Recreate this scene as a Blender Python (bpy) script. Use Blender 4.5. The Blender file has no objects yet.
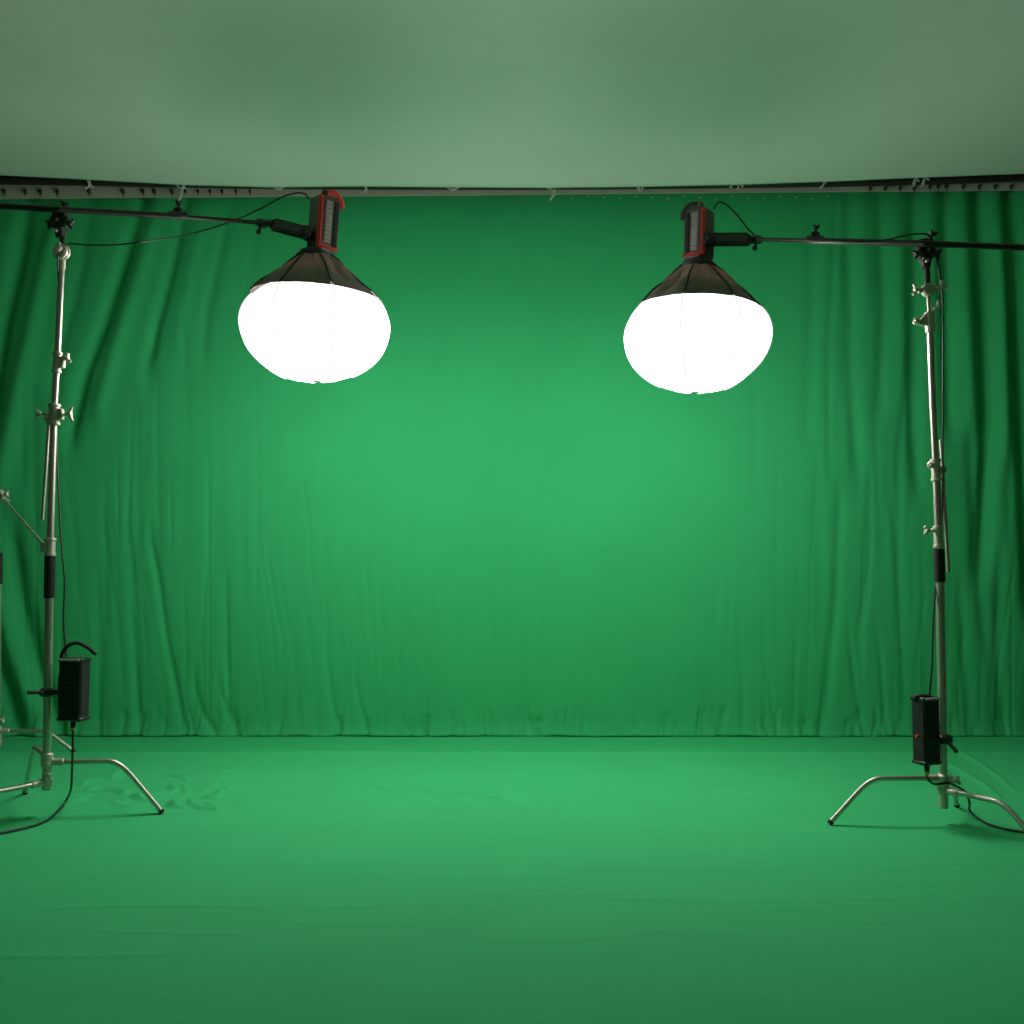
import bpy, math, random
import numpy as np
from mathutils import Vector, Matrix

sc = bpy.context.scene
col = sc.collection
R = math.radians
# ------------------------------------------------------------------ camera
H, PITCH, FPX = 1.12, R(3.39), 1024 * 35 / 36
cam_d = bpy.data.cameras.new('camera'); cam = bpy.data.objects.new('camera', cam_d)
col.objects.link(cam); cam.location = (0, 0, H); cam.rotation_euler = (math.pi/2 + PITCH, 0, 0)
cam_d.lens = 35; cam_d.sensor_width = 36; cam_d.clip_end = 100
sc.camera = cam

def ray(px, py):
    a, b = (px - 512) / FPX, (512 - py) / FPX
    return Vector((a, math.cos(PITCH) - math.sin(PITCH) * b, math.sin(PITCH) + math.cos(PITCH) * b))
def P(px, py, Y):                      # point seen at px, py lying in the plane at depth Y
    d = ray(px, py); t = Y / d.y
    return Vector((d.x * t, Y, H + d.z * t))
def F(px, py):                         # point on the floor
    d = ray(px, py); t = -H / d.z
    return Vector((d.x * t, d.y * t, 0))

# ------------------------------------------------------------------ materials
def mat(name, color, rough=0.6, metal=0.0, var=0.0, vscale=8.0, bump=0.0, bscale=200.0, sheen=0.0, spec=None):
    m = bpy.data.materials.new(name); m.use_nodes = True
    nt = m.node_tree; b = nt.nodes['Principled BSDF']
    b.inputs['Base Color'].default_value = (*color, 1)
    b.inputs['Roughness'].default_value = rough
    b.inputs['Metallic'].default_value = metal
    if spec is not None: b.inputs['Specular IOR Level'].default_value = spec
    if sheen: b.inputs['Sheen Weight'].default_value = sheen
    tc = nt.nodes.new('ShaderNodeTexCoord')
    if var:
        n = nt.nodes.new('ShaderNodeTexNoise'); n.inputs['Scale'].default_value = vscale; n.inputs['Detail'].default_value = 5
        r = nt.nodes.new('ShaderNodeValToRGB')
        r.color_ramp.elements[0].color = (*[c * (1 - var) for c in color], 1)
        r.color_ramp.elements[1].color = (*[min(1, c * (1 + var)) for c in color], 1)
        r.color_ramp.elements[0].position = .3; r.color_ramp.elements[1].position = .7
        nt.links.new(tc.outputs['Object'], n.inputs['Vector']); nt.links.new(n.outputs['Fac'], r.inputs['Fac'])
        nt.links.new(r.outputs['Color'], b.inputs['Base Color'])
    if bump:
        n = nt.nodes.new('ShaderNodeTexNoise'); n.inputs['Scale'].default_value = bscale; n.inputs['Detail'].default_value = 3
        bp = nt.nodes.new('ShaderNodeBump'); bp.inputs['Strength'].default_value = bump; bp.inputs['Distance'].default_value = .004
        nt.links.new(tc.outputs['Object'], n.inputs['Vector']); nt.links.new(n.outputs['Fac'], bp.inputs['Height'])
        nt.links.new(bp.outputs['Normal'], b.inputs['Normal'])
    return m

GREEN = (0.037, 0.42, 0.145)
M = dict(
    curtain=mat('green_muslin', GREEN, .9, var=.03, vscale=3, bump=.25, bscale=90, spec=.15),
    floorcloth=mat('green_floor_muslin', (0.045, 0.46, 0.165), .85, var=.03, vscale=2.5, bump=.25, bscale=70, spec=.2),
    strip=mat('green_strip_muslin', (0.036, 0.43, 0.148), .9, var=.03, bump=.2, bscale=80, spec=.15),
    overhead=mat('pale_overhead_cloth', (0.86, 0.85, 0.82), .9, var=.03, vscale=1.2, bump=.15, bscale=60, spec=.1),
    paint=mat('warm_wall_paint', (0.14, 0.115, 0.10), .8, var=.03),
    paint_pale=mat('pale_wall_paint', (0.62, 0.50, 0.42), .8, var=.03),
    concrete=mat('grey_floor', (0.12, 0.115, 0.11), .7, var=.1),
    ceil=mat('ceiling_paint', (0.70, 0.70, 0.68), .85, var=.02),
    steel=mat('brushed_steel', (0.62, 0.56, 0.49), .40, metal=.92, var=.05, vscale=30),
    alu=mat('cast_alloy', (0.66, 0.58, 0.50), .5, metal=.6, var=.08, vscale=50),
    black=mat('black_metal', (0.024, 0.018, 0.017), .4, var=.1, vscale=30),
    plastic=mat('black_plastic', (0.028, 0.026, 0.025), .5, var=.1, vscale=20),
    rubber=mat('black_rubber', (0.014, 0.013, 0.013), .75),
    head=mat('grey_black_casing', (0.115, 0.085, 0.080), .45, var=.08, vscale=20),
    grille=mat('grey_heatsink', (0.42, 0.38, 0.36), .45, metal=.2, var=.05, vscale=20),
    red=mat('red_trim', (0.85, 0.055, 0.045), .4, var=.04, vscale=15),
    yellow=mat('yellow_band', (0.55, 0.42, 0.02), .5),
    beam=mat('grey_rail_paint', (0.46, 0.42, 0.36), .55, var=.08, vscale=6),
    cord=mat('pale_cord', (0.62, 0.62, 0.55), .8),
    cable=mat('black_cable', (0.02, 0.022, 0.02), .55),
)
# thin black-brown skirt cloth: lets a little lamp light through
def skirt_mat():
    m = bpy.data.materials.new('skirt_cloth'); m.use_nodes = True; nt = m.node_tree
    b = nt.nodes['Principled BSDF']; b.inputs['Roughness'].default_value = .7
    out = nt.nodes['Material Output']
    tc = nt.nodes.new('ShaderNodeTexCoord'); n = nt.nodes.new('ShaderNodeTexNoise')
    n.inputs['Scale'].default_value = 14; n.inputs['Detail'].default_value = 4
    nt.links.new(tc.outputs['Object'], n.inputs['Vector'])
    r = nt.nodes.new('ShaderNodeValToRGB')
    r.color_ramp.elements[0].color = (.14, .100, .088, 1); r.color_ramp.elements[1].color = (.19, .145, .125, 1)
    nt.links.new(n.outputs['Fac'], r.inputs['Fac']); nt.links.new(r.outputs['Color'], b.inputs['Base Color'])
    t = nt.nodes.new('ShaderNodeBsdfTranslucent'); t.inputs['Color'].default_value = (.034, .0245, .0195, 1)
    a = nt.nodes.new('ShaderNodeAddShader')
    nt.links.new(b.outputs[0], a.inputs[0]); nt.links.new(t.outputs[0], a.inputs[1]); nt.links.new(a.outputs[0], out.inputs['Surface'])
    return m
M['skirt'] = skirt_mat()
def glow(name, colr, s):
    m = bpy.data.materials.new(name); m.use_nodes = True; nt = m.node_tree
    b = nt.nodes['Principled BSDF']; b.inputs['Base Color'].default_value = (.8, .8, .8, 1)
    tc = nt.nodes.new('ShaderNodeTexCoord'); n = nt.nodes.new('ShaderNodeTexNoise'); n.inputs['Scale'].default_value = 6
    mp = nt.nodes.new('ShaderNodeMapRange'); mp.inputs['To Min'].default_value = s * .97; mp.inputs['To Max'].default_value = s * 1.03
    if s > 5:                              # dome glow shaped by height to set falloff on the cloths; strongest near mid-height
        sp = nt.nodes.new('ShaderNodeSeparateXYZ'); g1_ = nt.nodes.new('ShaderNodeMapRange'); g2_ = nt.nodes.new('ShaderNodeValToRGB'); mu = nt.nodes.new('ShaderNodeMath'); mu.operation = 'MULTIPLY'
        g1_.inputs['From Min'].default_value = -.25 * KL; g1_.inputs['From Max'].default_value = .15 * KL
        cr_ = g2_.color_ramp; cr_.elements[0].position = 0; cr_.elements[0].color = (.46,)*3 + (1,); cr_.elements[1].position = 1; cr_.elements[1].color = (.04,)*3 + (1,)
        for p_, v_ in ((.28, .47), (.48, .90), (.56, 1.0), (.63, .42), (.71, .10), (.85, .05)):
            e_ = cr_.elements.new(p_); e_.color = (v_,)*3 + (1,)
        nt.links.new(tc.outputs['Object'], sp.inputs[0]); nt.links.new(sp.outputs['Z'], g1_.inputs['Value']); nt.links.new(g1_.outputs[0], g2_.inputs['Fac'])
        nt.links.new(mp.outputs[0], mu.inputs[0]); nt.links.new(g2_.outputs['Color'], mu.inputs[1])
    nt.links.new(tc.outputs['Object'], n.inputs['Vector']); nt.links.new(n.outputs['Fac'], mp.inputs['Value'])
    b.inputs['Emission Color'].default_value = (*colr, 1); nt.links.new((mu if s > 5 else mp).outputs[0], b.inputs['Emission Strength'])
    return m
LANT = 5.10                               # depth of both lanterns
KL = LANT / 4.30                          # their size goes with it
LAMP = 41.0
M['glow'] = glow('lit_diffuser_cloth', (1, .985, .95), LAMP)
M['seam'] = glow('lit_diffuser_seam', (1, .99, .97), .80)
M['led'] = glow('red_indicator', (1, .03, .03), .5)

# ------------------------------------------------------------------ mesh builder
SCALE = None                              # (centre, factor) while a lamp is being built
class MB:
    def __init__(s): s.v = []; s.f = []; s.m = []; s.mi = 0
    def add(s, vs, fs):
        o = len(s.v); s.v += [Vector(v) for v in vs]
        s.f += [tuple(i + o for i in f) for f in fs]; s.m += [s.mi] * len(fs); return s
    def tube(s, pts, r, n=12, closed=True):
        pts = [Vector(p) for p in pts]; k = len(pts)
        rs = r if isinstance(r, (list, tuple)) else [r] * k
        t0 = (pts[1] - pts[0]).normalized()
        up = Vector((0, 0, 1)) if abs(t0.z) < .9 else Vector((1, 0, 0))
        u = t0.cross(up).normalized(); vs = []; prev = t0
        for i, p in enumerate(pts):
            a = pts[max(i-1, 0)]; b = pts[min(i+1, k-1)]
            t = (b - a).normalized() if (b - a).length > 1e-9 else prev
            q = prev.rotation_difference(t); u = (q @ u); u = (u - t * u.dot(t)).normalized(); prev = t
            w = t.cross(u)
            for j in range(n):
                an = 2 * math.pi * j / n
                vs.append(p + (u * math.cos(an) + w * math.sin(an)) * rs[i])
        fs = [(i*n+j, i*n+(j+1) % n, (i+1)*n+(j+1) % n, (i+1)*n+j) for i in range(k-1) for j in range(n)]
        if closed: fs += [tuple(range(n-1, -1, -1)), tuple((k-1)*n + j for j in range(n))]
        return s.add(vs, fs)
    def cyl(s, a, b, r, r2=None, n=20, bev=0.0):
        a = Vector(a); b = Vector(b); r2 = r if r2 is None else r2
        if bev:
            d = (b - a).normalized() * bev
            return s.tube([a, a + d, b - d, b], [r - bev, r, r2, r2 - bev], n)
        return s.tube([a, b], [r, r2], n)
    def box(s, c, size, rot=None, bev=0.0):
        c = Vector(c); hx, hy, hz = [q / 2 for q in size]; rot = rot or Matrix.Identity(3)
        if bev <= 0: bev = min(hx, hy, hz) * .02
        # chamfered box: three nested octagon-like shells
        vs = []; e = bev
        for z, k in ((-hz, 1), (-hz+e, 0), (hz-e, 0), (hz, 1)):
            ix, iy = hx - e * k, hy - e * k
            ring = [(ix - e*.99, -iy), (ix, -iy + e*.99), (ix, iy - e*.99), (ix - e*.99, iy), (-ix + e*.99, iy), (-ix, iy - e*.99), (-ix, -iy + e*.99), (-ix + e*.99, -iy)]
            vs += [c + rot @ Vector((x, y, z)) for x, y in ring]
        fs = [(i*8+j, i*8+(j+1) % 8, (i+1)*8+(j+1) % 8, (i+1)*8+j) for i in range(3) for j in range(8)]
        fs += [tuple(range(7, -1, -1)), tuple(24 + j for j in range(8))]
        return s.add(vs, fs)
    def lathe(s, prof, c, rot=None, n=32, fn=None):
        c = Vector(c); rot = rot or Matrix.Identity(3); vs = []; k = len(prof)
        for i, (r, z) in enumerate(prof):
            for j in range(n):
                an = 2 * math.pi * j / n
                rr, zz = (r, z) if fn is None else fn(r, z, an)
                vs.append(c + rot @ Vector((rr * math.cos(an), rr * math.sin(an), zz)))
        fs = [(i*n+j, i*n+(j+1) % n, (i+1)*n+(j+1) % n, (i+1)*n+j) for i in range(k-1) for j in range(n)]
        return s.add(vs, fs)
    def build(s, name, mats, parent=None, ang=35):
        off = Vector((0, 0, 0)); p = parent
        while p is not None: off += p.location; p = p.parent
        if SCALE: s.v = [SCALE[0] + (v - SCALE[0]) * SCALE[1] for v in s.v]
        me = bpy.data.meshes.new(name)
        me.from_pydata([tuple(v - off) for v in s.v], [], s.f)
        mats = mats if isinstance(mats, (list, tuple)) else [mats]
        for m in mats: me.materials.append(m)
        me.polygons.foreach_set('material_index', s.m)
        me.polygons.foreach_set('use_smooth', [True] * len(s.f)); me.update()
        me.set_sharp_from_angle(angle=R(ang))
        o = bpy.data.objects.new(name, me); col.objects.link(o); o.parent = parent
        return o
def recentre(o, base):                 # origin of a one-mesh thing at its base
    base = Vector(base); o.data.transform(Matrix.Translation(-base)); o.location = base; return o
def thing(name, label, cat, loc, group=None):
    o = bpy.data.objects.new(name, None); col.objects.link(o); o.location = loc
    o.empty_display_size = .1; tag(o, label, cat, group); return o
def tag(o, label, cat, group=None):
    o['label'] = label; o['category'] = cat
    if group: o['group'] = group
    return o
def smooth(pts, n=8):                  # Catmull-Rom through points
    pts = [Vector(p) for p in pts]; e = [pts[0]*2 - pts[1]] + pts + [pts[-1]*2 - pts[-2]]; out = []
    for i in range(1, len(e) - 2):
        a, b, c, d = e[i-1:i+3]
        for k in range(n):
            t = k / n
            out.append(.5 * ((2*b) + (c - a)*t + (2*a - 5*b + 4*c - d)*t*t + (3*b - a - 3*c + d)*t**3))
    out.append(pts[-1]); return out
def axes(d, side=Vector((0, 1, 0))):   # rotation whose Z is d
    z = Vector(d).normalized(); x = side.cross(z).normalized() if abs(side.dot(z)) < .95 else Vector((1, 0, 0)).cross(z).normalized()
    y = z.cross(x); return Matrix((x, y, z)).transposed()

# ------------------------------------------------------------------ height-field cloths
def grid_mesh(name, X, Y, Z, material):
    nu, nv = X.shape
    co = np.stack([X, Y, Z], -1).reshape(-1, 3).astype(np.float32)
    i, j = np.meshgrid(np.arange(nu-1), np.arange(nv-1), indexing='ij')
    a = i*nv + j; q = np.stack([a, a + nv, a + nv + 1, a + 1], -1).reshape(-1)
    me = bpy.data.meshes.new(name); nf = (nu-1)*(nv-1)
    me.vertices.add(nu*nv); me.vertices.foreach_set('co', co.ravel())
    me.loops.add(nf*4); me.loops.foreach_set('vertex_index', q.astype(np.int32))
    me.polygons.add(nf); me.polygons.foreach_set('loop_start', np.arange(0, nf*4, 4, dtype=np.int32))
    me.polygons.foreach_set('loop_total', np.full(nf, 4, dtype=np.int32))
    me.polygons.foreach_set('use_smooth', np.ones(nf, dtype=bool))
    me.update(calc_edges=True); me.validate(); me.materials.append(material)
    o = bpy.data.objects.new(name, me); col.objects.link(o)
    return o
def vnoise(x, y, seed):                # smooth value noise
    rs = np.random.RandomState(seed); T = rs.rand(256, 256)
    xi = np.floor(x).astype(int); yi = np.floor(y).astype(int); fx = x - xi; fy = y - yi
    fx = fx*fx*(3-2*fx); fy = fy*fy*(3-2*fy)
    g = lambda a, b: T[a % 256, b % 256]
    return (g(xi, yi)*(1-fx)+g(xi+1, yi)*fx)*(1-fy) + (g(xi, yi+1)*(1-fx)+g(xi+1, yi+1)*fx)*fy - .5
def sstep(a, b, x):
    t = np.clip((x - a) / (b - a), 0, 1); return t*t*(3-2*t)

YW = 6.80
# ---- hanging backdrop
nx, nz = 1500, 260
xs = np.linspace(-4.45, 4.45, nx)
tx = [-4.5] + [P(px, 200, YW).x for px in (0, 200, 450, 640, 1000)] + [4.5]
tz = [P(0, 199.5, YW).z] + [P(px, py, YW).z for px, py in ((0, 199), (200, 196.5), (450, 194.5), (640, 192.5), (1000, 190))] + [P(1000, 189, YW).z]
ztop = np.interp(xs, tx, tz)
u = np.linspace(0, 1, nz)
Xc = np.repeat(xs[:, None], nz, 1)
hem = .006 + .010 * (vnoise(xs*7, xs*0, 3) + .5)
Zc = hem[:, None] + u[None, :] * (ztop - hem)[:, None]
D = np.zeros_like(Xc)
def fold(pts, w, amp, fade=.25):
    """a crease through picture-measured points on the cloth; amp > 0 stands out toward the room"""
    ww = [P(a, b, YW) for a, b in pts]; ww.sort(key=lambda p: p.z)
    zz = [p.z for p in ww]; xx = [p.x for p in ww]
    xf = np.interp(Zc, zz, xx)
    k = 1.0
    lo = sstep(zz[0] - fade, zz[0] + fade*.4, Zc) if zz[0] > .15 else 1.0
    hi = 1 - sstep(zz[-1] - fade*.4, zz[-1] + fade, Zc) if zz[-1] < 3.45 else 1.0
    global D
    D += amp * np.exp(-((Xc - xf) / w)**2) * lo * hi
# upper left, slanting folds
for pts, w, a in [
    ([(30, 195), (18, 260), (2, 330), (-12, 420)], .06, -.060),
    ([(62, 200), (40, 290), (16, 400), (0, 480)], .07, .045),
    ([(92, 195), (78, 280), (52, 380)], .05, -.028),
    ([(142, 198), (126, 250), (104, 320), (84, 372), (70, 430)], .050, -.060),
    ([(160, 200), (140, 270), (114, 350), (98, 410)], .06, .035),
    ([(186, 200), (172, 262), (157, 320), (146, 362)], .045, -.042),
    ([(205, 200), (190, 270), (175, 340)], .05, .020),
    ([(232, 200), (220, 250), (207, 310), (203, 350)], .040, -.022),
    ([(262, 205), (252, 260), (243, 300)], .04, -.010),
    ([(12, 540), (20, 600), (34, 660), (52, 712), (60, 734)], .06, -.050),
    ([(0, 600), (12, 650), (28, 700), (40, 734)], .06, .040),
    ([(-8, 650), (6, 690), (18, 730)], .05, -.045),
    # lower left wrinkles
    ([(150, 540), (158, 580), (166, 640), (178, 700), (184, 730)], .028, -.022),
    ([(131, 560), (134, 640), (138, 728)], .03, -.014),
    ([(97, 590), (100, 660), (96, 730)], .035, -.014),
    ([(225, 600), (226, 650), (232, 728)], .026, -.012),
    ([(208, 480), (208, 560), (204, 600)], .018, -.008),
    ([(268, 560), (276, 610), (283, 640)], .018, -.007),
    ([(326, 650), (329, 690), (338, 728)], .024, -.013),
    ([(355, 680), (360, 705), (368, 732)], .022, -.017),
    ([(195, 690), (203, 715), (216, 734)], .025, -.015),
    ([(219, 685), (226, 710), (236, 733)], .02, -.011),
    ([(283, 700), (286, 733)], .018, -.007),
    ([(430, 600), (428, 680), (424, 733)], .02, -.005),
    ([(117, 480), (118, 520)], .012, -.006), ([(170, 500), (171, 535)], .012, -.006),
    # right hand vertical folds
    ([(811, 195), (812, 300), (808, 420)], .05, -.014),
    ([(848, 195), (850, 300), (851, 380), (858, 470)], .045, -.030),
    ([(864, 195), (865, 300)], .05, .018),
    ([(879, 195), (884, 300), (880, 400)], .045, -.030),
    ([(897, 195), (900, 300), (905, 400)], .05, .022),
    ([(914, 195), (915, 300), (913, 400), (918, 480)], .05, -.040),
    ([(931, 195), (932, 300)], .05, .025),
    ([(946, 195), (947, 300), (950, 420)], .05, -.050),
    ([(962, 195), (965, 300), (972, 420)], .055, .035),
    ([(979, 195), (985, 320), (988, 450), (984, 560)], .055, -.075),
    ([(996, 195), (1002, 300), (1006, 450)], .055, .045),
    ([(1011, 195), (1017, 330), (1026, 470), (1032, 600)], .055, -.085),
    ([(1035, 195), (1042, 330), (1050, 500)], .06, .05),
    ([(836, 195), (832, 300)], .03, -.012), ([(905, 380), (898, 470), (900, 560)], .03, -.014),
    ([(870, 480), (868, 570), (858, 640)], .028, -.012), ([(840, 500), (836, 600), (826, 700), (822, 733)], .035, -.020),
    ([(892, 500), (900, 590), (905, 700)], .03, -.013), ([(970, 440), (976, 560), (985, 640)], .04, -.026),
    ([(960, 600), (968, 690), (970, 730)], .035, -.018), ([(1000, 560), (998, 660), (1004, 733)], .04, -.025),
    ([(850, 640), (856, 690), (864, 733)], .024, -.014), ([(796, 640), (793, 733)], .022, -.009),
    ([(770, 690), (776, 733)], .018, -.010), ([(880, 650), (886, 733)], .02, -.011),
]: fold(pts, w, a * (.72 if abs(a) > .03 else .58))
# fine, irregular wrinkles near the foot and softly over the rest
rnd = random.Random(11)
for i in range(210):
    x0 = rnd.uniform(0, 1024); y1 = rnd.choice([735, 735, rnd.uniform(560, 720)]); L = rnd.uniform(25, 170)
    lean = rnd.uniform(-.02, .16) if x0 < 560 else rnd.uniform(-.12, .08)
    side = min(1, abs(x0 - 540) / 330)
    fold([(x0 - lean*L, y1 - L), (x0 - lean*L*.35, y1 - L*.5), (x0, y1)], rnd.uniform(.010, .030), -rnd.uniform(.0008, .0034)*(.3 + .7*side), .12)
for i in range(60):
    x0 = rnd.uniform(0, 1024); y0 = rnd.uniform(190, 520); L = rnd.uniform(60, 200)
    side = min(1, abs(x0 - 500) / 380)**2
    fold([(x0, y0), (x0 + rnd.uniform(-6, 6), y0 + L)], rnd.uniform(.02, .04), -rnd.uniform(.001, .005)*(.1 + side), .2)
for i in range(150):                                       # puckers along the hem
    x0 = rnd.uniform(0, 1024); L = rnd.uniform(8, 26)
    fold([(x0 + rnd.uniform(-5, 5), 735 - L), (x0, 736)], rnd.uniform(.012, .025), -rnd.uniform(.002, .009), .04)
for py, a in ((541, .0015), (594, .0018), (636, .0020), (672, .0015)):    # old pressed creases across
    zc = P(512, py, YW).z; D -= a * np.exp(-((Zc - zc - .01*vnoise(Xc*1.5, Xc*0, 8)) / .010)**2)
D += .022 * vnoise(Xc*1.1, Zc*.35, 21) * np.clip(np.abs(Xc)/3, .15, 1)
D += .0018 * vnoise(Xc*4.5 + Zc*.6, Zc*.9, 22) * np.clip(np.abs(Xc)/2.5, .3, 1)
D += 0.0008 * vnoise(Xc*14, Zc*5, 23)
D += .04 * np.exp(-(Zc/.06))                               # foot of the cloth kicks forward
D *= (1 - .45*sstep(3.35, 3.68, Zc))
cur = grid_mesh('backdrop_curtain', Xc, YW - D, Zc, M['curtain'])
sol = cur.modifiers.new('thickness', 'SOLIDIFY'); sol.thickness = .002
tag(cur, 'green muslin backdrop hanging in folds from the grey rail to the floor', 'curtain')

# ---- floor cloths
ye = F(512, 754).y
def floor_grid(name, x0, x1, y0, y1, n1, n2, fn, m, label, cat):
    X, Y = np.meshgrid(np.linspace(x0, x1, n1), np.linspace(y0, y1, n2), indexing='ij')
    X, Y, Z = fn(X, Y)
    o = grid_mesh(name, X, Y, Z, m); s = o.modifiers.new('thickness', 'SOLIDIFY'); s.thickness = .002; s.offset = 1
    return tag(o, label, cat)
def main_floor(X, Y):
    Z = .010 + .0022*(vnoise(X*.8, Y*7, 31)+.5) + .0015*vnoise(X*2.2+Y*.5, Y*16, 32) + .004*vnoise(X*.5, Y*1.2, 33)
    Z += .006*np.exp(-((ye - .035 - Y)/.028)**2) * (1 + .5*vnoise(X*2.5, X*0, 34))        # rolled back edge
    r = random.Random(5)
    def crease(a, b, w, amp, bow=0.0):
        nonlocal Z
        A, B = F(*a), F(*b); d = (B - A).to_2d(); L = d.length; d.normalize()
        s_ = (X - A.x)*d.x + (Y - A.y)*d.y; t = -(X - A.x)*d.y + (Y - A.y)*d.x
        t = t - bow * (1 - (2*s_/L - 1)**2)
        Z += amp*np.exp(-(t/w)**2) * sstep(-.15*L, .15*L, s_) * (1 - sstep(.85*L, 1.15*L, s_))
    for i in range(26):                                    # crumples by the left stand
        a = (r.uniform(55, 215), r.uniform(776, 808)); s_ = r.choice([-1, 1])
        crease(a, (a[0] + r.uniform(6, 22), a[1] + r.uniform(2, 9)*s_), r.uniform(.010, .020), r.uniform(.012, .024), r.uniform(-.05, .05))
    for a, b in [((380, 788), (415, 808)), ((400, 785), (470, 812)), ((425, 792), (455, 800)), ((490, 800), (525, 812)), ((455, 795), (500, 802)),
                 ((360, 785), (400, 800)), ((680, 790), (760, 800)), ((720, 800), (800, 812)), ((930, 758), (1000, 800)), ((950, 750), (1010, 790)), ((910, 752), (960, 790))]:
        crease(a, b, .014, .012, .03)
    for i in range(40):
        y = r.uniform(775, 1000); x = r.uniform(-50, 1000)
        crease((x, y), (x + r.uniform(80, 320), y + r.uniform(-4, 4)), r.uniform(.006, .014), r.uniform(.0018, .0048), r.uniform(-.03, .03))
    crease((40, 818), (330, 815), .010, .006, 0)
    return X, Y, Z
floor_grid('floor_cloth', -4.5, 4.5, .8, ye, 640, 420, main_floor, M['floorcloth'],
           'bright green muslin floor cloth spread under the light stands', 'floor cloth')
def strip_floor(X, Y):
    return X, Y, .002 + .004*(vnoise(X*1.5, Y*9, 41)+.5) * (1 - sstep(ye + .1, ye, Y))
floor_grid('backdrop_tail_cloth', -4.5, 4.5, ye - .12, YW + .12, 400, 50, strip_floor, M['strip'],
           'narrow darker green cloth strip along the foot of the hanging backdrop', 'cloth')

# ---- overhead cloth
edge = [(-60, 172), (0, 175.5), (90, 180), (181, 185), (270, 187.5), (365, 186.5), (450, 187.5), (550, 188), (640, 187), (735, 185), (825, 182), (915, 178), (1024, 174), (1080, 172)]
YE = 6.585
ex = [P(a, b, YE).x for a, b in edge]; ez = [P(a, b, YE).z for a, b in edge]
X, Y = np.meshgrid(np.linspace(-4.5, 4.5, 360), np.linspace(1.6, YE, 220), indexing='ij')
back = np.interp(X, [-4.5] + ex[1:-1] + [4.5], [ez[0]] + ez[1:-1] + [ez[-1]])
k = np.clip((Y - 1.6) / (YE - 1.6), 0, 1)
Z = 3.80 + (back - 3.80) * k**3 + .03*vnoise(X*.9 + Y*.3, Y*.7, 51)*(1 - k**6) + .012*vnoise(X*3 + Y*1.4, Y*1.2, 52)*(1 - k**8)
oc = grid_mesh('overhead_cloth', X, Y, Z, M['overhead']); sm = oc.modifiers.new('thickness', 'SOLIDIFY'); sm.thickness = .003; sm.offset = 1
tag(oc, 'pale grey-green cloth stretched overhead as a ceiling, tied at its rear edge', 'cloth')

# ------------------------------------------------------------------ room shell
def shell(name, c, size, m):
    b = MB(); b.box(c, size); o = b.build(name, m); o['kind'] = 'structure'; return o
shell('floor', (0, 2, -.05), (10.2, 10.8, .1), M['concrete'])
shell('ceiling', (0, 2, 4.1), (10.2, 10.8, .1), M['ceil'])
shell('wall_back', (0, 7.35, 2.0), (10.2, .1, 4.1), M['paint'])
shell('wall_left', (-5.05, 2, 2.0), (.1, 10.6, 4.1), M['paint'])
shell('wall_right', (5.05, 2, 2.0), (.1, 10.6, 4.1), M['paint'])
shell('wall_front', (0, -3.35, 2.0), (10.0, .1, 4.1), M['paint_pale'])

# ------------------------------------------------------------------ rail, pipe, ties, gliders over the backdrop
b = MB(); vs_ = []; YB0 = 6.69
bot = [(-4.95, 200)] + [(P(a, 200, YB0).x, c) for a, c in ((0, 199), (200, 197), (450, 195.2), (640, 193.2), (1000, 190.5))] + [(4.95, 190)]
top_ = [(-4.95, 178)] + [(P(a, 200, YB0).x, c) for a, c in ((0, 179), (200, 182), (450, 184), (640, 183), (1000, 176))] + [(4.95, 175)]
for (x, yb), (_, yt) in zip(bot, top_):
    z0, z1 = P(512, yb, YB0).z, P(512, yt, YB0).z
    vs_ += [(x, YB0 - .010, z0), (x, YB0 - .010, z1), (x, YB0 + .010, z1), (x, YB0 + .010, z0)]
n_ = len(bot)
b.add(vs_, [(i*4+j, (i+1)*4+j, (i+1)*4+(j+1) % 4, i*4+(j+1) % 4) for i in range(n_-1) for j in range(4)] + [(0, 1, 2, 3), tuple((n_-1)*4+j for j in (3, 2, 1, 0))])
tag(b.build('curtain_rail', M['beam']), 'grey painted metal rail carrying the green backdrop', 'rail')
low = [(-60, 183), (0, 184.5), (75, 185.5), (150, 187), (300, 189.2), (500, 189.8), (600, 189.3), (700, 188.5), (850, 186.5), (935, 184.5), (1024, 181.5), (1080, 180)]
rp = .030; b = MB()
pp = [P(a, c, 6.643) + Vector((0, 0, rp)) for a, c in low]
pp = [Vector((-4.9, 6.643, pp[0].z + .02))] + pp + [Vector((4.9, 6.643, pp[-1].z + .03))]
b.tube(smooth(pp, 6), rp, 14)
tag(b.build('overhead_pipe', M['black']), 'long black pipe sagging in front of the grey rail under the overhead cloth', 'pipe')
ties = [
    ([(84, 176), (88, 181), (89, 186), (85, 189)], 'pale cord tie knotted on the black pipe above the left stand'),
    ([(176, 184), (181, 189), (183, 186), (181, 196), (177, 203)], 'pale cord tie with a long loose end hanging over the left boom'),
    ([(272, 186), (278, 189), (284, 187)], 'pale cord tie on the pipe left of the red-topped lamp'),
    ([(364, 184), (366, 189), (365, 193)], 'short upright pale cord tie right of the red-topped lamp'),
    ([(447, 187), (453, 190), (459, 187)], 'pale cord tie nearest right after the short upright one'),
    ([(546, 187), (552, 190), (555, 193), (550, 200)], 'pale cord tie with a hooked loose end above the middle of the backdrop'),
    ([(637, 186), (640, 191), (643, 187)], 'small pale cord tie above the right lantern'),
    ([(730, 188), (734, 183), (739, 182), (743, 187)], 'arched pale cord tie just right of the right lamp head'),
    ([(820, 188), (824, 184), (827, 180)], 'slanting pale cord tie above the right boom'),
    ([(913, 184), (916, 178), (919, 182)], 'left one of the two close pale cord ties above the right stand'),
    ([(922, 184), (925, 178), (929, 180)], 'right one of the two close pale cord ties above the right stand'),
]
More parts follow.
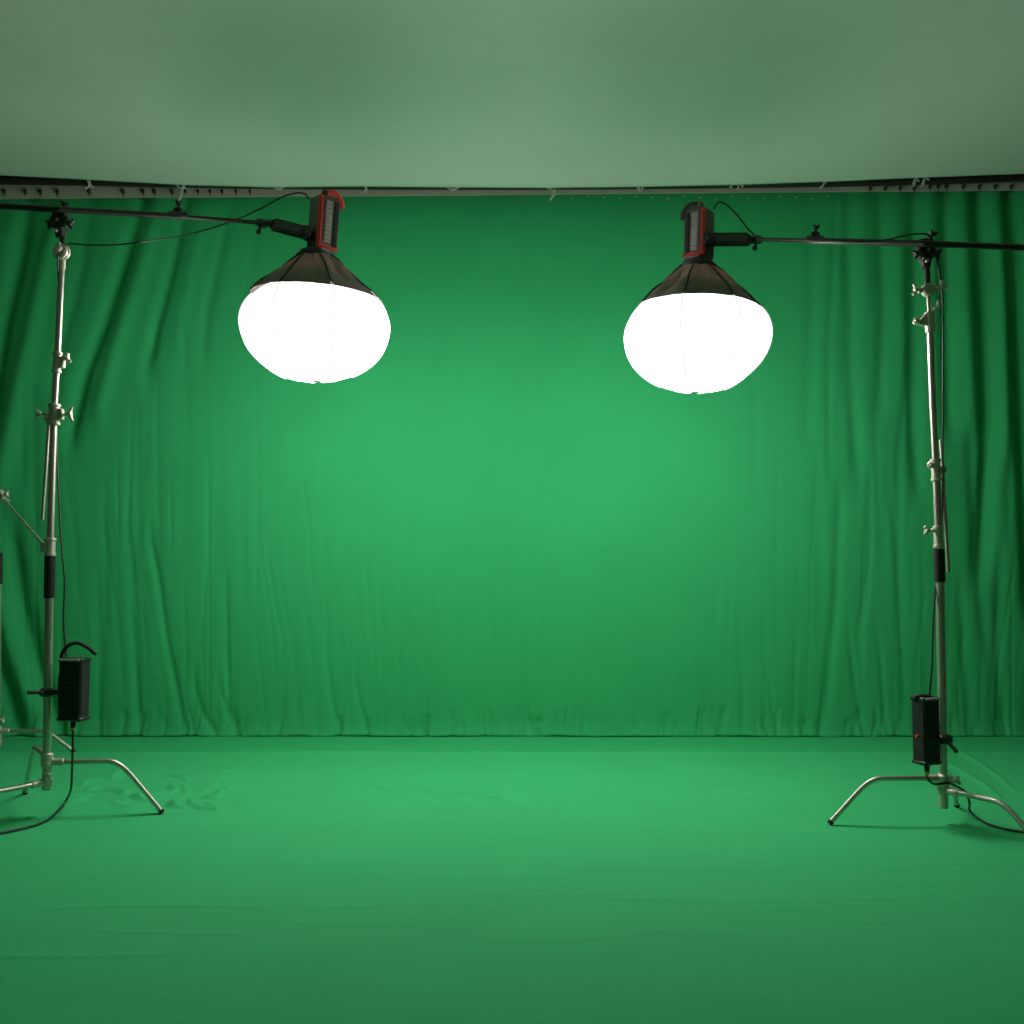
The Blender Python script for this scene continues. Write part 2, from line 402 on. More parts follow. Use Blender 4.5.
for pts, lab in ties:
    b = MB(); q = [P(a, c, 6.600) for a, c in pts]
    b.tube(smooth(q, 5), .0065, 8)
    c0 = q[0]; zc = np.interp(c0.x, [p.x for p in pp], [p.z for p in pp])
    ring = [Vector((q[len(q)//2].x, 6.643 + .036*math.cos(t), zc + .036*math.sin(t))) for t in np.linspace(0, 2*math.pi, 15)]
    b.tube(ring, .005, 6)
    tag(recentre(b.build('cord_tie', M['cord']), q[0]), lab, 'cord', 'pale cord ties on the black pipe')
# gliders on the rail
def glider(px, py, size=1.0):
    b = MB(); c = P(px, py, 6.672); s_ = size
    b.box(c, (.016*s_, .03, .026*s_), bev=.003); b.tube([c + Vector((0, 0, -.012*s_)), c + Vector((.006, 0, -.026*s_)), c + Vector((0, 0, -.034*s_))], .0025, 6)
    return b
for px in (4, 25, 40, 57, 89, 123, 143, 154, 172, 185, 198, 210, 222, 236, 250):
    o = glider(px, 191.3, 1.1 if px < 180 else .8).build('curtain_glider', M['rubber']); recentre(o, P(px, 191.3, 6.672))
    tag(o, 'small black glider in the grey rail on the left of the backdrop', 'curtain glider', 'black gliders in the rail left of the lamp')
for px in (870, 885, 900, 914, 930, 938, 946, 963, 979, 995, 1011):
    o = glider(px, 186.5 if px > 925 else 188.5, .9).build('curtain_glider', M['rubber']); recentre(o, P(px, 187, 6.672))
    tag(o, 'small black glider in the grey rail above the right-hand folds', 'curtain glider', 'black gliders in the rail above the right stand')
for px in range(572, 840, 16):
    b = MB(); q = P(px, 196.5 + (px % 3), YW - .045); b.lathe([(0.001, -.004), (.005, -.003), (.0065, 0), (.005, .003), (.001, .004)], q, axes((0, 1, 0)), 12)
    tag(recentre(b.build('curtain_eyelet', M['beam']), q), 'tiny pale eyelet along the top edge of the green backdrop', 'eyelet', 'pale eyelets along the top of the backdrop')

# ------------------------------------------------------------------ stand pieces
def knob(parent, p, d, L, wing=.028, m='alu', name='knob', thick=.010):
    """T-handle: shaft, collar and winged grip"""
    b = MB(); p = Vector(p); d = Vector(d).normalized(); q = p + d * L
    b.cyl(p, q, .006, n=12); b.cyl(p + d*L*.25, p + d*L*.45, .010, n=12, bev=.002)
    r = axes(d)
    b.lathe([(.004, -.012), (.012, -.010), (.014, -.002), (.013, .006), (.004, .010)], q, r, 16)
    w = r @ Vector((1, 0, 0)) if abs((r @ Vector((1, 0, 0))).z) > abs((r @ Vector((0, 1, 0))).z) else r @ Vector((0, 1, 0))
    b.tube([q - w*wing + d*.010, q - w*wing*.5 + d*.002, q, q + w*wing*.5 + d*.002, q + w*wing + d*.010], [thick*.7, thick*.85, thick, thick*.85, thick*.7], 10)
    return b.build(name, M[m], parent)
def collar(parent, a, b_, r, m='alu', lug=None):
    b = MB(); a = Vector(a); b_ = Vector(b_); d = (b_ - a); L = d.length; d.normalize()
    b.cyl(a, b_, r, n=24, bev=.004)
    b.cyl(a, a + d*min(.014, L*.3), r*1.18, n=24, bev=.002); b.cyl(b_ - d*min(.014, L*.3), b_, r*1.18, n=24, bev=.002)
    if lug is not None:
        l = Vector(lug).normalized(); c = (a + b_)/2 + l*r*1.1; b.box(c, (.030, .030, L*.55), bev=.004)
    return b.build('collar', M[m], parent)
def leg(parent, top, foot, label=None, m='steel', r=.0115, flat=.62):
    """turtle-base leg: level run, bend, straight drop to the floor"""
    top = Vector(top); foot = Vector(foot) + Vector((0, 0, .022)); hd = foot - top; hd.z = 0
    k = top + hd*flat
    path = [top, top + hd*.2, top + hd*(flat - .12)]
    drop = foot - k
    for t in np.linspace(0, 1, 9):                       # quadratic bend
        a, c = top + hd*(flat - .10), k + drop*.30
        path.append(a*(1-t)**2 + k*2*t*(1-t) + c*t*t)
    path += [k + drop*.6, foot]
    b = MB(); b.tube(path, r, 14)
    o = b.build('leg', M[m], parent)
    s_ = MB(); d = hd.normalized(); s_.cyl(top - d*.01, top + d*.075, .016, n=16, bev=.003); s_.build('leg_socket', M['alu'], o)
    f = MB(); dd = drop.normalized(); f.cyl(foot - dd*.012, foot + dd*.004, r*1.12, n=14, bev=.002)
    f.build('rubber_foot', M['rubber'], o)
    return o
def tubeobj(name, parent, pts, r, m='steel', n=20):
    b = MB(); b.tube(pts, r, n); return b.build(name, M[m], parent)

def lerp_col(cols, py, Y):            # px of a column at py
    ys = [c[1] for c in cols]; xs_ = [c[0] for c in cols]
    return P(float(np.interp(py, ys, xs_)), py, Y)

# ======================= left stand
YL = F(162, 818).y - .02
CL = [(62.5, 250), (57.5, 355), (54.0, 415), (52.0, 480), (50.3, 545), (48.6, 640), (46.8, 765), (46.2, 800)]
c = lambda y: lerp_col(CL, y, YL)
base = Vector((c(795).x, YL, 0))
st = thing('light_stand', 'silver steel light stand on the left with a bent turtle base and black sleeve', 'light stand', base)
feet = [F(162, 817), F(25, 797)]
ctr = Vector((base.x, base.y, 0))
feet.append(ctr*3 - feet[0] - feet[1] if False else ctr + Vector((-.27, -.43, 0)))
hts = [c(762).z, c(757).z, c(782).z]
for ft, z in zip(feet, hts): leg(st, (base.x, base.y, z), ft)
b = MB(); zb = c(790).z
for z in hts: b.cyl((base.x, base.y, z - .017), (base.x, base.y, z + .017), .027, n=24, bev=.004)
b.cyl((base.x, base.y, zb), (base.x, base.y, max(hts) + .02), .020, n=20, bev=.003); b.build('base_hub', M['alu'], st)
knob(st, (base.x + .01, base.y, c(773).z), (.3, -1, -.2), .035, .016)
tubeobj('column', st, [c(y) for y in (762, 640, 596)], .0185)
tubeobj('grip_sleeve', st, [c(598), c(555)], .0245, 'rubber')
collar(st, c(556), c(538), .0225, lug=(-1, -.3, 0))
tubeobj('riser', st, [c(y) for y in (545, 480, 418)], .0160)
o = collar(st, c(425), c(404), .0240, lug=(1, 0, 0))
knob(st, c(415) + Vector((.02, 0, 0)), (1, -.1, .05), .058, .034)
knob(st, c(414) + Vector((-.02, 0, 0)), (-1, -.1, 0), .050, .016)
tubeobj('riser', st, [c(y) for y in (415, 355, 262)], .0140)
o = collar(st, c(373), c(352), .0185, lug=(1, 0, 0))
knob(st, c(361) + Vector((.012, 0, 0)), (1, -.1, .35), .040, .022)
# round silver grip head at the top
b = MB(); g = c(254)
b.lathe([(.001, -.022), (.030, -.022), (.036, -.016), (.036, -.003), (.024, -.002), (.024, .002), (.036, .003), (.036, .016), (.030, .022), (.001, .022)], g + Vector((.010, -.03, 0)), axes((.15, 1, 0)), 28)
b.cyl(c(270), c(246), .017, n=20, bev=.003); b.build('grip_head', M['alu'], st)
knob(st, g + Vector((.012, -.05, .0)), (.25, -1, .2), .028, .022)
tubeobj('spigot', st, [c(250), c(232)], .0125, 'black')

# thin arm clamped behind the left column
b = MB(); a1, a2 = P(49.5, 418, YL + .045), P(42.3, 520, YL + .045)
b.tube([a1, a2], .0078, 12); b.lathe([(.001, -.018), (.020, -.016), (.022, 0), (.020, .016), (.001, .018)], a1, axes((0, 1, 0)), 18)
tag(recentre(b.build('grip_arm', M['steel']), a1), 'thin steel rod hanging beside the left column below its big knob', 'grip arm')

# ======================= boom arms
def pivot(parent, c0, s=1.0):
    """black boom pivot: toothed discs, clamp block, knobs and bolts"""
    b = MB(); r = axes((0, 1, 0))
    def teeth(rr, z, an): return rr * (1 + .05*math.cos(16*an)), z
    b.lathe([(.001, -.03), (.036*s, -.03), (.042*s, -.024), (.042*s, .024), (.036*s, .03), (.001, .03)], c0, r, 64, teeth)
    b.box(c0 + Vector((0, 0, .034*s)), (.060*s, .055, .052*s), bev=.008)
    b.cyl(c0 + Vector((0, 0, -.075*s)), c0 + Vector((0, 0, -.03*s)), .020, .026, n=20, bev=.004)
    o = b.build('clamp_body', M['black'], parent)
    for d, L, w in (((1, -.2, -.25), .055*s, .022), ((-1, -.2, -.3), .050*s, .020), ((.35, -.3, 1), .085*s, .016)):
        knob(parent, c0, d, L, w, 'plastic')
    for dx, dz in ((.006, .055), (0, 0), (-.006, -.050)):
        bb = MB(); q = c0 + Vector((dx*s, -.030, dz*s)); bb.lathe([(.008, .0), (.008, -.006), (.005, -.009), (.001, -.009)], q, axes((0, -1, 0)).inverted().transposed(), 12)
        bb.cyl(q, q + Vector((0, -.008, 0)), .0065, n=12)
        bb.build('bolt', M['steel'], parent)
    return o
def boom(name_label, piv, pts, r, thin, brk, parent_name='boom_arm'):
    t = thing(parent_name, name_label, 'boom arm', piv)
    tubeobj('tube', t, pts, r, 'black', 16)
    tubeobj('inner_tube', t, thin, r*.74, 'black', 14)
    b = MB(); p, d = brk; d = Vector(d).normalized(); rr = axes(d)
    b.cyl(p - d*.045, p + d*.045, r*1.3, n=20, bev=.004); b.box(p + Vector((0, 0, r*1.5)), (.04, .03, .03), bev=.005)
    cl = b.build('clamp_collar', M['black'], t)
    knob(cl, p + Vector((0, 0, r)), (.1, -.1, 1), .045, .014, 'plastic')
    pivot(t, piv)
    return t
# left boom
pl = P(60.5, 222, YL - .0)
g = lambda px, py, t: P(px, py, YL - .05 + (LANT - (YL - .05)) * t)
b0, b1, b2, b3 = P(-40, 203.5, YL + .05), g(60, 209.5, 0), g(180, 216.5, .5), g(258, 222.5, .9)
boom('long black boom arm on the left stand reaching right to the tilted lantern', pl,
     [b0, b1, b2], .0148, [b2 + (b3-b2)*-.05, b3], (g(178, 215, .5), (b3 - b1)))
# right boom
YR = F(828, 827).y
CR = [(925, 235), (927.5, 280), (930, 325), (933.5, 430), (936.5, 480), (938.3, 530), (940.5, 600), (942, 700), (943, 778), (943.2, 800)]
cr = lambda y: lerp_col(CR, y, YR)
pr = P(925.5, 252, YR)
g2 = lambda px, py, t: P(px, py, YR - .05 + (LANT - (YR - .05)) * t)
r0, r1, r2, r3 = P(1100, 250.5, YR + .05), g2(923, 243.5, 0), g2(812, 240.5, .5), g2(757, 239.5, .9)
boom('long black boom arm on the right stand reaching left to the upright lantern', pr,
     [r0, r1, r2], .0145, [r2 + (r3-r2)*-.05, r3], (g2(815, 239.5, .5), (r3 - r1)))

# ======================= right stand
base = Vector((cr(790).x, YR, 0))
st = thing('light_stand', 'silver steel light stand on the right with a bent turtle base and boxy control unit', 'light stand', base)
feet = [F(830, 828), F(957, 810), F(1040, 850)]
hts = [cr(778).z, cr(786).z, cr(790).z]
ctrR = Vector((base.x, base.y, 0))
for ft, z in zip(feet, hts): leg(st, (base.x, base.y, z), ft, flat=.64)
b = MB()
for z in hts: b.cyl((base.x, base.y, z - .015), (base.x, base.y, z + .015), .026, n=24, bev=.004)
b.cyl((base.x, base.y, cr(808).z), (base.x, base.y, max(hts) + .02), .020, n=20, bev=.003); b.build('base_hub', M['alu'], st)
knob(st, (base.x + .02, base.y, cr(782).z), (1, -.3, .25), .04, .018)
tubeobj('column', st, [cr(y) for y in (778, 700, 582)], .0185)
tubeobj('grip_sleeve', st, [cr(582), cr(549)], .0235, 'rubber')
collar(st, cr(548), cr(526), .0205)
knob(st, cr(531) + Vector((-.02, -.01, 0)), (-1, -.2, 0), .040, .018)
tubeobj('riser', st, [cr(y) for y in (530, 500, 470)], .0165)
collar(st, cr(481), cr(459), .0205)
knob(st, cr(466) + Vector((-.01, -.01, 0)), (-1, -.3, .1), .022, .010)
tubeobj('riser', st, [cr(y) for y in (462, 400, 322)], .0140)
b = MB(); q = cr(318); b.cyl(cr(333), cr(312), .021, n=20, bev=.003)
b.add([q + Vector(v) for v in ((-.06, -.012, -.030), (.015, -.016, -.045), (.02, -.016, .035), (-.02, -.012, .02), (-.06, .012, -.030), (.015, .016, -.045), (.02, .016, .035), (-.02, .012, .02))],
      [(0, 1, 2, 3), (7, 6, 5, 4), (0, 4, 5, 1), (1, 5, 6, 2), (2, 6, 7, 3), (3, 7, 4, 0)])
b.build('grip_head', M['alu'], st)
knob(st, q + Vector((-.04, -.01, -.02)), (-1, -.1, .15), .028, .012); knob(st, q + Vector((.012, -.01, .03)), (1, -.2, 1), .035, .016)
tubeobj('riser', st, [cr(y) for y in (316, 300, 284)], .0085)
b = MB(); q = cr(290); b.lathe([(.001, -.020), (.024, -.020), (.030, -.012), (.030, .012), (.024, .020), (.001, .020)], q, axes((0, 1, .1)), 24)
b.cyl(q - Vector((.045, 0, .004)), q + Vector((.05, 0, .004)), .012, n=16, bev=.002); b.build('grip_head', M['alu'], st)
knob(st, q + Vector((-.04, 0, 0)), (-1, -.1, .1), .018, .026); knob(st, q + Vector((.04, -.01, 0)), (1, -.2, .7), .028, .024)
tubeobj('spigot', st, [cr(286), cr(262)], .0130, 'black')
b = MB(); a1, a2 = P(940.8, 440, YR + .05), P(948.4, 572, YR + .05)
b.tube([a1, a2], .0078, 12); b.lathe([(.001, -.018), (.017, -.016), (.019, 0), (.017, .016), (.001, .018)], P(941.5, 470, YR + .045), axes((0, 1, 0)), 18)
tag(recentre(b.build('grip_arm', M['steel']), a1), 'thin steel rod clamped behind the right column, slanting to its sleeve', 'grip arm')

# ======================= third stand, at the left edge near the backdrop
f3 = F(74, 755); Y3 = f3.y
C3 = [(-1.5, 480), (-2, 640), (-2.5, 760)]
c3 = lambda y: lerp_col(C3, y, Y3)
base = Vector((c3(740).x, Y3, 0))
st = thing('light_stand', 'silver light stand cut by the left edge, farther back near the curtain foot', 'light stand', base)
hts = [c3(731).z, c3(736).z, c3(741).z]
for ft, z in zip([f3, base + Vector((-.25, .36, 0)), base + Vector((-.25, -.42, 0))], hts): leg(st, (base.x, base.y, z), ft, flat=.64, r=.012)
b = MB()
for z in hts: b.cyl((base.x, base.y, z - .015), (base.x, base.y, z + .015), .026, n=24, bev=.004)
b.cyl((base.x, base.y, c3(746).z), (base.x, base.y, max(hts) + .03), .022, n=20); b.build('base_hub', M['alu'], st)
knob(st, (base.x, base.y, c3(720).z), (1, -.3, 0), .035, .016)
tubeobj('column', st, [c3(y) for y in (740, 640, 582)], .0180)
tubeobj('grip_sleeve', st, [c3(584), c3(553)], .0250, 'rubber')
tubeobj('riser', st, [c3(y) for y in (560, 520, 492)], .0090)
b = MB(); q = c3(496); b.lathe([(.001, -.022), (.036, -.022), (.044, -.014), (.044, .014), (.036, .022), (.001, .022)], q, axes((0, 1, 0)), 24); b.build('grip_head', M['alu'], st)
knob(st, q + Vector((.02, -.02, .01)), (1, -.1, .05), .045, .018)
b = MB(); a1, a2 = P(4, 499, Y3 - .05), P(47, 548, Y3 - .12)
b.tube([a1, a2], .0075, 12); b.cyl(a1 - Vector((.01, .02, -.01)), a1 + Vector((.01, .03, -.01)), .016, n=14)
tag(recentre(b.build('grip_arm', M['steel']), a1), 'thin steel rod slanting down from the left edge stand to behind the left column', 'grip arm')

# ======================= lantern lamps
def lamp(label, c0, Rr, Rb, tilt, phase, neck, yaw, mirror, yoke_pts, boom_end, hb, ht):
    """c0 dome centre; tilt leans the axis; neck = height of the neck above the centre; hb, ht housing bottom and top"""
    global SCALE
    SCALE = (c0, KL)
    yoke_pts = [c0 + (p - c0)/KL for p in yoke_pts]; boom_end = c0 + (boom_end - c0)/KL
    t = thing('lantern_lamp', label, 'studio light', c0)
    ax = Vector((math.sin(tilt[0]), 0, 1)).normalized(); rot = axes(Vector((math.sin(tilt[1]), 0, 1)))
    def rings(prof, fn, mats, name, n=96, parent=t):
        b = MB(); b.lathe(prof, c0, rot, n, fn); return b.build(name, mats, parent, 60)
    zr = Rb * .45; a0 = math.acos(.56)                       # rim height of the skirt
    ph0 = phase
    def gore(r, z, an):
        q = abs(math.cos(4*(an - ph0)))                      # 1 on a rib
        return r * (1 - .030*(1 - q)), z * (1 - .012*(1 - q))
    up_ = lambda a: Rb*math.cos(a) * (.85 if a < math.pi/2 else 1)
    prof = [(Rr*math.sin(a), up_(a)) for a in np.linspace(.55, math.pi - .012, 44)]
    b = MB(); b.lathe(prof, c0, rot, 96, gore)
    dome = b.build('diffuser_dome', M['glow'], t, 60)
    b = MB()                                                 # seams running over the dome
    for i in range(8):
        an = ph0 + i*math.pi/4; pts = []
        for a in np.linspace(a0 + .02, math.pi - .5, 24):
            r_, z_ = gore(Rr*math.sin(a), up_(a), an)
            pts.append(c0 + rot @ Vector((r_*math.cos(an), r_*math.sin(an), z_)))
        b.tube(pts, .0075, 8)
    b.build('seam', M['seam'], dome)
    b = MB(); b.lathe([(.001, -Rb - .004), (.020, -Rb - .003), (.022, -Rb + .002)], c0, rot, 20); b.build('end_cap', M['cord'], dome)
    # skirt
    rim = Rr*.84
    sk = []; rn = .070
    for k in np.linspace(0, 1, 16):
        sk.append((rn + (rim + .006 - rn) * (k**1.0) , neck + (zr - neck)*(k**1.18)))
    lean = tilt[2]
    def sfn(r, z, an):
        k = (r - rn) / (rim - rn); q = abs(math.cos(4*(an - ph0)))
        w = .006*math.sin(13*an + 6*k) * k*(1-k)*2 + .004*math.sin(29*an - 9*k)*k*(1-k)*2
        r1, z1 = r*(1 - .07*(1-q)*k*(1 - .35*k)) + w, z + (.002*(1-q) - lean*math.cos(an)) * max(0, k - .4)/.6 - .020*(1-q)*math.sin(math.pi*k) + w*1.2
        if z1 < Rb*.8:                                       # the hem follows the dome beneath it
            r1 = max(r1, (Rr + .001)*math.sqrt(1 - (max(z1, 0)/(Rb*.85))**2)*(1 - .030*(1-q)) + .003)
        return r1, z1
    s_ = rings(sk, sfn, M['skirt'], 'skirt')
    sm_ = s_.modifiers.new('thickness', 'SOLIDIFY'); sm_.thickness = .0015
    b = MB()
    for i in range(8):
        an = ph0 + i*math.pi/4; pts = []
        for r_, z_ in sk:
            r2, z2 = sfn(r_, z_, an); pts.append(c0 + rot @ Vector(((r2 + .002)*math.cos(an), (r2 + .002)*math.sin(an), z2 + .002)))
        b.tube(pts, .0042, 8)
    b.build('piping', M['rubber'], s_)
    # mounting ring
    b = MB(); b.lathe([(.001, neck - .014), (.078, neck - .014), (.084, neck - .004), (.084, neck + .006), (.070, neck + .010), (.066, neck + .026), (.060, neck + .028), (.001, neck + .028)], c0, rot, 40)
    b.build('mount_ring', M['plastic'], t)
    # housing: chamfered square prism, one chamfer facing the camera
    yr = axes(ax) @ Matrix.Rotation(yaw, 3, 'Z')
    sx = .049; L = ht - hb; mid = (hb + ht)/2
    def W(v): return c0 + yr @ Vector(v)
    def oct_ring(h, ch, z):
        return [(h, -h+ch, z), (h, h-ch, z), (h-ch, h, z), (-h+ch, h, z), (-h, h-ch, z), (-h, -h+ch, z), (-h+ch, -h, z), (h-ch, -h, z)]
    b = MB(); vs = []
    for h, z in ((.047, hb - .006), (.054, hb + .008), (.054, ht - .012), (.048, ht)): vs += [W(v) for v in oct_ring(h, .017, z)]
    b.add(vs, [(i*8+j, i*8+(j+1) % 8, (i+1)*8+(j+1) % 8, (i+1)*8+j) for i in range(3) for j in range(8)] + [tuple(range(7, -1, -1)), tuple(24+j for j in range(8))])
    hs = b.build('housing', M['head'], t)
    # front chamfer is the corner (-h,-h): red trim on it and along the foot
    b = MB(); h = .0545
    cc = W((-h + .006, -h + .006, mid)); nrm = yr @ Vector((-1, -1, 0)).normalized(); sd = yr @ Vector((1, -1, 0)).normalized()
    rr = Matrix((sd, -nrm, yr @ Vector((0, 0, 1)))).transposed()
    b.box(cc, (.020, .012, L*.96), rr, bev=.003)
    face = Vector((0, -1, 0)) if not mirror else Vector((-1, 0, 0))      # face that carries the heat sink
    tang = Vector((1, 0, 0)) if not mirror else Vector((0, 1, 0))
    fr = Matrix((yr @ tang, yr @ (-face), yr @ Vector((0, 0, 1)))).transposed()
    b.box(W(face*.054 + tang*.004 + Vector((0, 0, hb + .012))), (.092, .010, .012), fr, bev=.003)
    b.build('red_trim', M['red'], t)
    b = MB()
    b.box(W(face*.0535 - tang*.010 + Vector((0, 0, mid + .004))), (.034, .008, L*.78), fr, bev=.002)
    for i in range(9): b.box(W(face*.059 - tang*.010 + Vector((0, 0, mid + .004 + (i - 4)*L*.082))), (.030, .006, L*.034), fr, bev=.001)
    b.build('heat_sink', M['grille'], t)
    b = MB(); b.box(W(face*.0545 + tang*.028 + Vector((0, 0, mid))), (.020, .008, L*.84), fr, bev=.002); b.build('side_panel', M['plastic'], t)
    # carry handle over the top back, curling down past the sink side
    out = yr @ (face*0 + tang); 
    b = MB(); e = W(Vector((0, 0, ht)) + face*.03)
    hp = smooth([e - out*.022 + ax*.002, e + out*.002 + ax*.016, e + out*.030 + ax*.016, e + out*.054 - ax*.004, e + out*.064 - ax*.034], 6)
    b.tube(hp, [.016 + .005*math.sin(math.pi*i/(len(hp)-1)) for i in range(len(hp))], 14)
    b.build('handle', M['red'] if not mirror else M['plastic'], t)
    b = MB(); b.box(W(Vector((0, 0, ht + .004))), (.075, .075, .014), yr, bev=.004); b.box(W(Vector((0, 0, ht + .010)) + face*.044 - tang*.03), (.024, .020, .022), yr, bev=.004)
    b.build('end_plate', M['plastic'] if not mirror else M['head'], t)
    # yoke arm from the side of the housing to the boom
    A, B = yoke_pts; d = (B - A); Ly = d.length; d.normalize()
    yx = Matrix((d, Vector((0, 1, 0)), d.cross(Vector((0, 1, 0))))).transposed()
    b = MB(); b.box((A + B)/2, (Ly, .022, .058), yx, bev=.009)
    b.box((A + B)/2 + Vector((0, -.012, 0)), (Ly*.72, .008, .030), yx, bev=.003)
    yk = b.build('yoke', M['head'], t)
    b = MB(); b.cyl(A + Vector((0, .03, 0)), A + Vector((0, -.028, 0)), .028, n=28, bev=.005); b.cyl(A + Vector((0, -.028, 0)), A + Vector((0, -.040, 0)), .016, n=20, bev=.004)
    b.build('tilt_knob', M['plastic'], yk)
    b = MB(); b.tube([B - d*.01, B + d*.012, B + d*.03, boom_end], [.022, .017, .012, .011], 14)
    q = B*.35 + boom_end*.65; b.lathe([(.001, -.022), (.018, -.020), (.020, 0), (.018, .020), (.001, .022)], q, axes(d), 18)
    b.cyl(q, q + Vector((-.01, -.01, -.045)), .006, n=10); b.cyl(q + Vector((-.01, -.01, -.034)), q + Vector((-.012, -.011, -.052)), .011, n=12, bev=.003)
    b.build('swivel', M['black'], t)
    SCALE = None
    return t
s = LANT / FPX
lamp('lit white lantern lamp on the left, tilted, with bright red handle on its head', P(316, 325.5, LANT), .326, .246, (R(3.6), R(-1.6), .024), R(-110), .303, R(42), False,
     (P(306, 233, LANT - .065), P(272, 224, LANT - .02)), P(256, 222.5, LANT + .02), .325, .565)
lamp('lit white lantern lamp on the right, hanging upright with a dark handle', P(696.5, 336, LANT), .318, .247, (R(2), R(1.8), .004), R(-112), .304, R(50), True,
     (P(708, 239.5, LANT - .065), P(750, 239.5, LANT - .02)), P(760, 239.6, LANT + .02), .338, .555)

# ======================= control boxes
def ballast(label, c0, w, h, dp, yaw, clamp_p, lever, strap, mirror=1):
    t = thing('control_box', label, 'control box', c0 - Vector((0, 0, h/2)))
    rt = Matrix.Rotation(yaw, 3, 'Z')
    Q = lambda x, y, z: c0 + rt @ Vector((x, y, z))
    b = MB(); b.box(c0, (w, dp, h), rt, bev=.008); body = b.build('casing', M['rubber'], t)
    for sgn in (1, -1):
        b = MB(); b.box(Q(0, 0, sgn*(h/2 - .006)), (w + .006, dp + .006, .018), rt, bev=.005); b.build('bumper', M['black'], t)
    b = MB(); b.box(Q(0, -dp/2 - .004, h/2 - .004), (w*.9, .010, .010), rt, bev=.002); b.build('edge_strip', M['grille'], t)
    b = MB(); b.box(Q(.006, -dp/2 - .002, .035), (w*.62, .006, .012), rt, bev=.002)
    b.build('display_strip', M['plastic'], t)
    b = MB()
    b.box(Q(0, -dp/2 - .001, -.05), (w*.72, .005, h*.34), rt, bev=.002)
    for i in range(3): b.cyl(Q(-w*.2 + i*w*.2, -dp/2 - .002, -.03), Q(-w*.2 + i*w*.2, -dp/2 - .010, -.03), .007, n=12)
    b.cyl(Q(0, -dp/2, -.085), Q(0, -dp/2 - .014, -.085), .015, n=20, bev=.003); b.build('control_panel', M['black'], body)
    # clamp to the column
    b = MB(); cp = Vector(clamp_p); side = Q(-w/2*mirror, 0, 0); side.z = cp.z
    b.box(cp, (.058, .062, .040), bev=.008); b.tube([cp, side], .014, 12); b.box(side + Vector((0, 0, .03)), (.02, .05, .10), rt, bev=.004)
    b.build('column_clamp', M['black'], t)
    b = MB(); l0 = cp + Vector((0, -.02, 0)); b.tube([l0, l0*.5 + Vector(lever)*.5, Vector(lever)], [.010, .008, .009], 10); b.build('clamp_lever', M['plastic'], t)
    b = MB(); b.tube(smooth(strap, 6), .0085, 10); b.build('handle_strap', M['rubber'], t)
    pb = Q(0.0, 0, -h/2)
    b = MB(); b.cyl(pb + Vector((0, 0, .005)), pb - Vector((0, 0, .038)), .013, .010, n=16, bev=.002); plug = b.build('plug', M['rubber'], t)
    b = MB(); b.cyl(pb - Vector((0, 0, .036)), pb - Vector((0, 0, .048)), .0105, n=16); b.build('yellow_band', M['yellow'], plug)
    return pb - Vector((0, 0, .048))
YB = YL - .02
endL = ballast('black control box with curved strap handle clamped low on the left stand', P(74, 689, YB), .115, .275, .075, R(-10), c(692), P(28, 692.5, YL - .08),
        [P(62, 663, YB), P(62, 654, YB), P(68, 646, YB), (P(77, 643, YB)), P(87, 647, YB), P(96, 654.5, YB)])
endR = ballast('black control box with a small red light clamped low on the right stand', P(926, 730, YR - .05), .095, .285, .075, R(24), cr(739) + Vector((.006, 0, 0)), P(957, 752, YR - .07),
        [P(916, 700, YR - .06), P(916, 697, YR - .07), P(924, 696, YR - .075), P(932, 698, YR - .06), P(932, 702, YR - .05)], -1)
rb = bpy.data.objects['control_box.001']
b = MB(); q = P(918.5, 737, YR - .098); b.lathe([(.010, .012), (.010, .004), (.008, .002), (.001, .001)], q, axes((0, 1, 0)), 18); b.build('indicator_light', M['red'], rb)

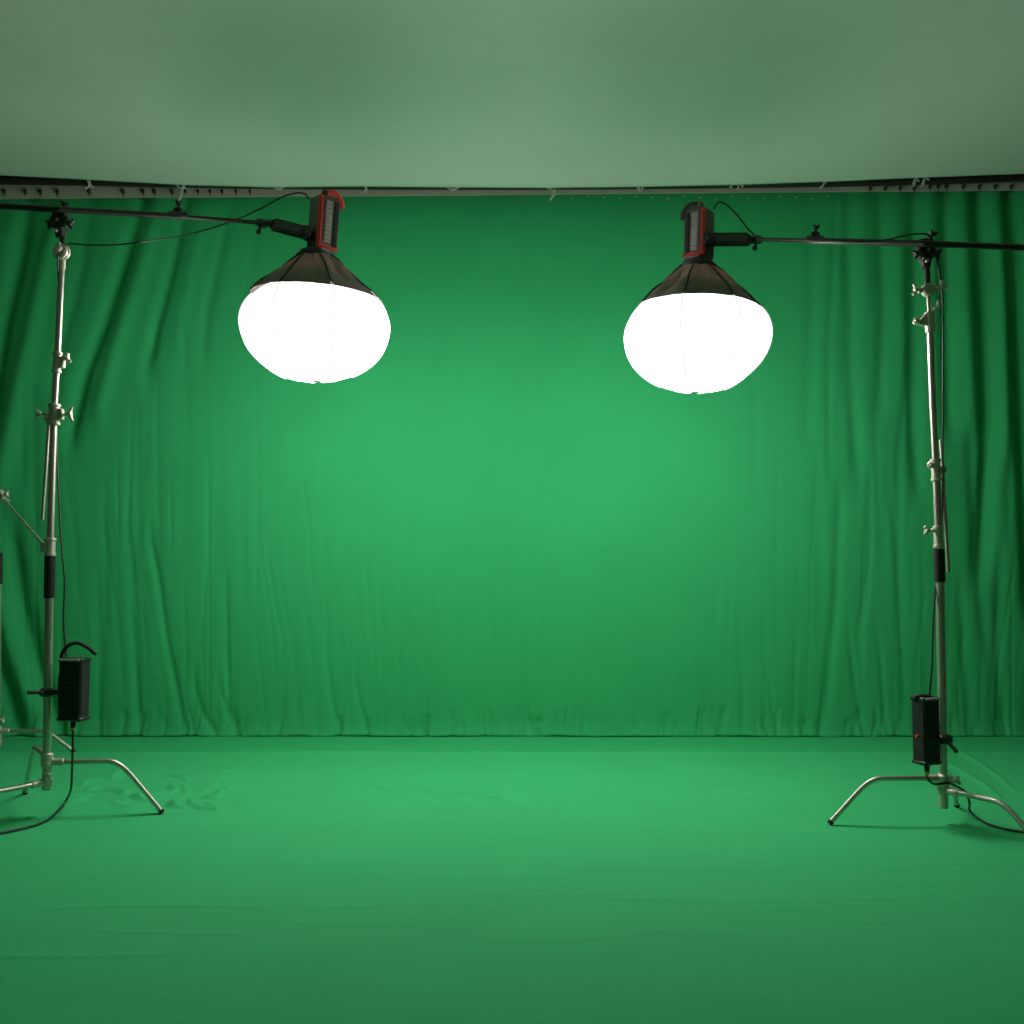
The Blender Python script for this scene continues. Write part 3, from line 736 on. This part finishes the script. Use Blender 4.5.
# ======================= cables
def cable(pts, label, r=.0042, n=8):
    b = MB(); q = smooth(pts, 7); b.tube(q, r, n)
    lo = min(q, key=lambda p: p.z)
    return tag(recentre(b.build('power_cable', M['cable']), lo), label, 'cable')
fl = lambda px, py: F(px, py) + Vector((0, 0, .020))
cable([P(309, 199, LANT), P(305, 194, LANT), P(296, 193, LANT), P(280, 198, LANT), P(262, 208, LANT + .02), P(240, 218, LANT + .05), P(215, 227, LANT + .1),
       P(185, 235, LANT + .15), P(150, 240.5, YL), P(120, 244.5, YL - .03), P(90, 245, YL - .05), P(70, 244, YL - .045), P(61, 249, YL - .07), P(58, 258, YL - .05), P(58.5, 300, YL + .035), P(56, 380, YL + .04),
       P(56.5, 430, YL + .04), P(58, 480, YL + .02), P(61, 540, YL + .01), P(64.5, 580, YL), P(63.5, 620, YL), P(66, 655, YB + .01), P(66, 664, YB + .01)],
      'thin black cable running from the left lamp down its stand to the control box')
cable([endL + Vector((0, 0, .004)), P(72.6, 748, YB), P(72, 770, YB), P(71, 788, YB + .02), fl(67, 803), fl(58, 815), fl(45, 826), fl(25, 832.5), fl(0, 838), fl(-40, 846)],
      'dark cable dropping from the left control box and trailing off over the floor', .0052)
cable([P(714, 209, LANT), P(716, 205, LANT), P(720, 202, LANT - .01), P(727, 205, LANT - .01), P(738, 216, LANT - .01), P(749, 230, LANT), P(757, 237, LANT + .02)],
      'short arched black cable looping from the right lamp head to its boom')
cable([P(830, 240, YR - .03), P(860, 242, YR - .04), P(885, 240, YR - .06), P(905, 235.5, YR - .08), P(916, 234, YR - .08), P(928, 235, YR - .06), P(934, 247, YR - .04), P(937.5, 262, YR - .02), P(941, 285, YR), P(943, 310, YR + .01),
       P(943, 400, YR + .03), P(942.5, 480, YR + .045), P(941, 540, YR + .045), P(935.5, 590, YR), P(933, 630, YR - .03), P(932, 665, YR - .04), P(930, 690, YR - .04), P(929.5, 703, YR - .04)],
      'thin black cable running down the right stand to its control box')
cable([endR + Vector((0, 0, .004)), P(927, 777, YR - .05), P(934, 784, YR - .06), P(948, 783, YR - .05), P(958, 787, YR - .02), P(966, 793, YR), P(969.5, 803, YR + .0), fl(970, 815), fl(980, 824), fl(992, 830), fl(1012, 835), fl(1060, 842)],
      'dark cable trailing from the right control box over the floor to the right', .0052)

# ------------------------------------------------------------------ light and view
w = bpy.data.worlds.new('world'); sc.world = w; w.use_nodes = True
w.node_tree.nodes['Background'].inputs[0].default_value = (.9, .85, .8, 1); w.node_tree.nodes['Background'].inputs[1].default_value = .005
vs = sc.view_settings; vs.view_transform = 'Standard'; vs.look = 'None'; vs.gamma = 1; vs.use_curve_mapping = False; vs.exposure = 0.0
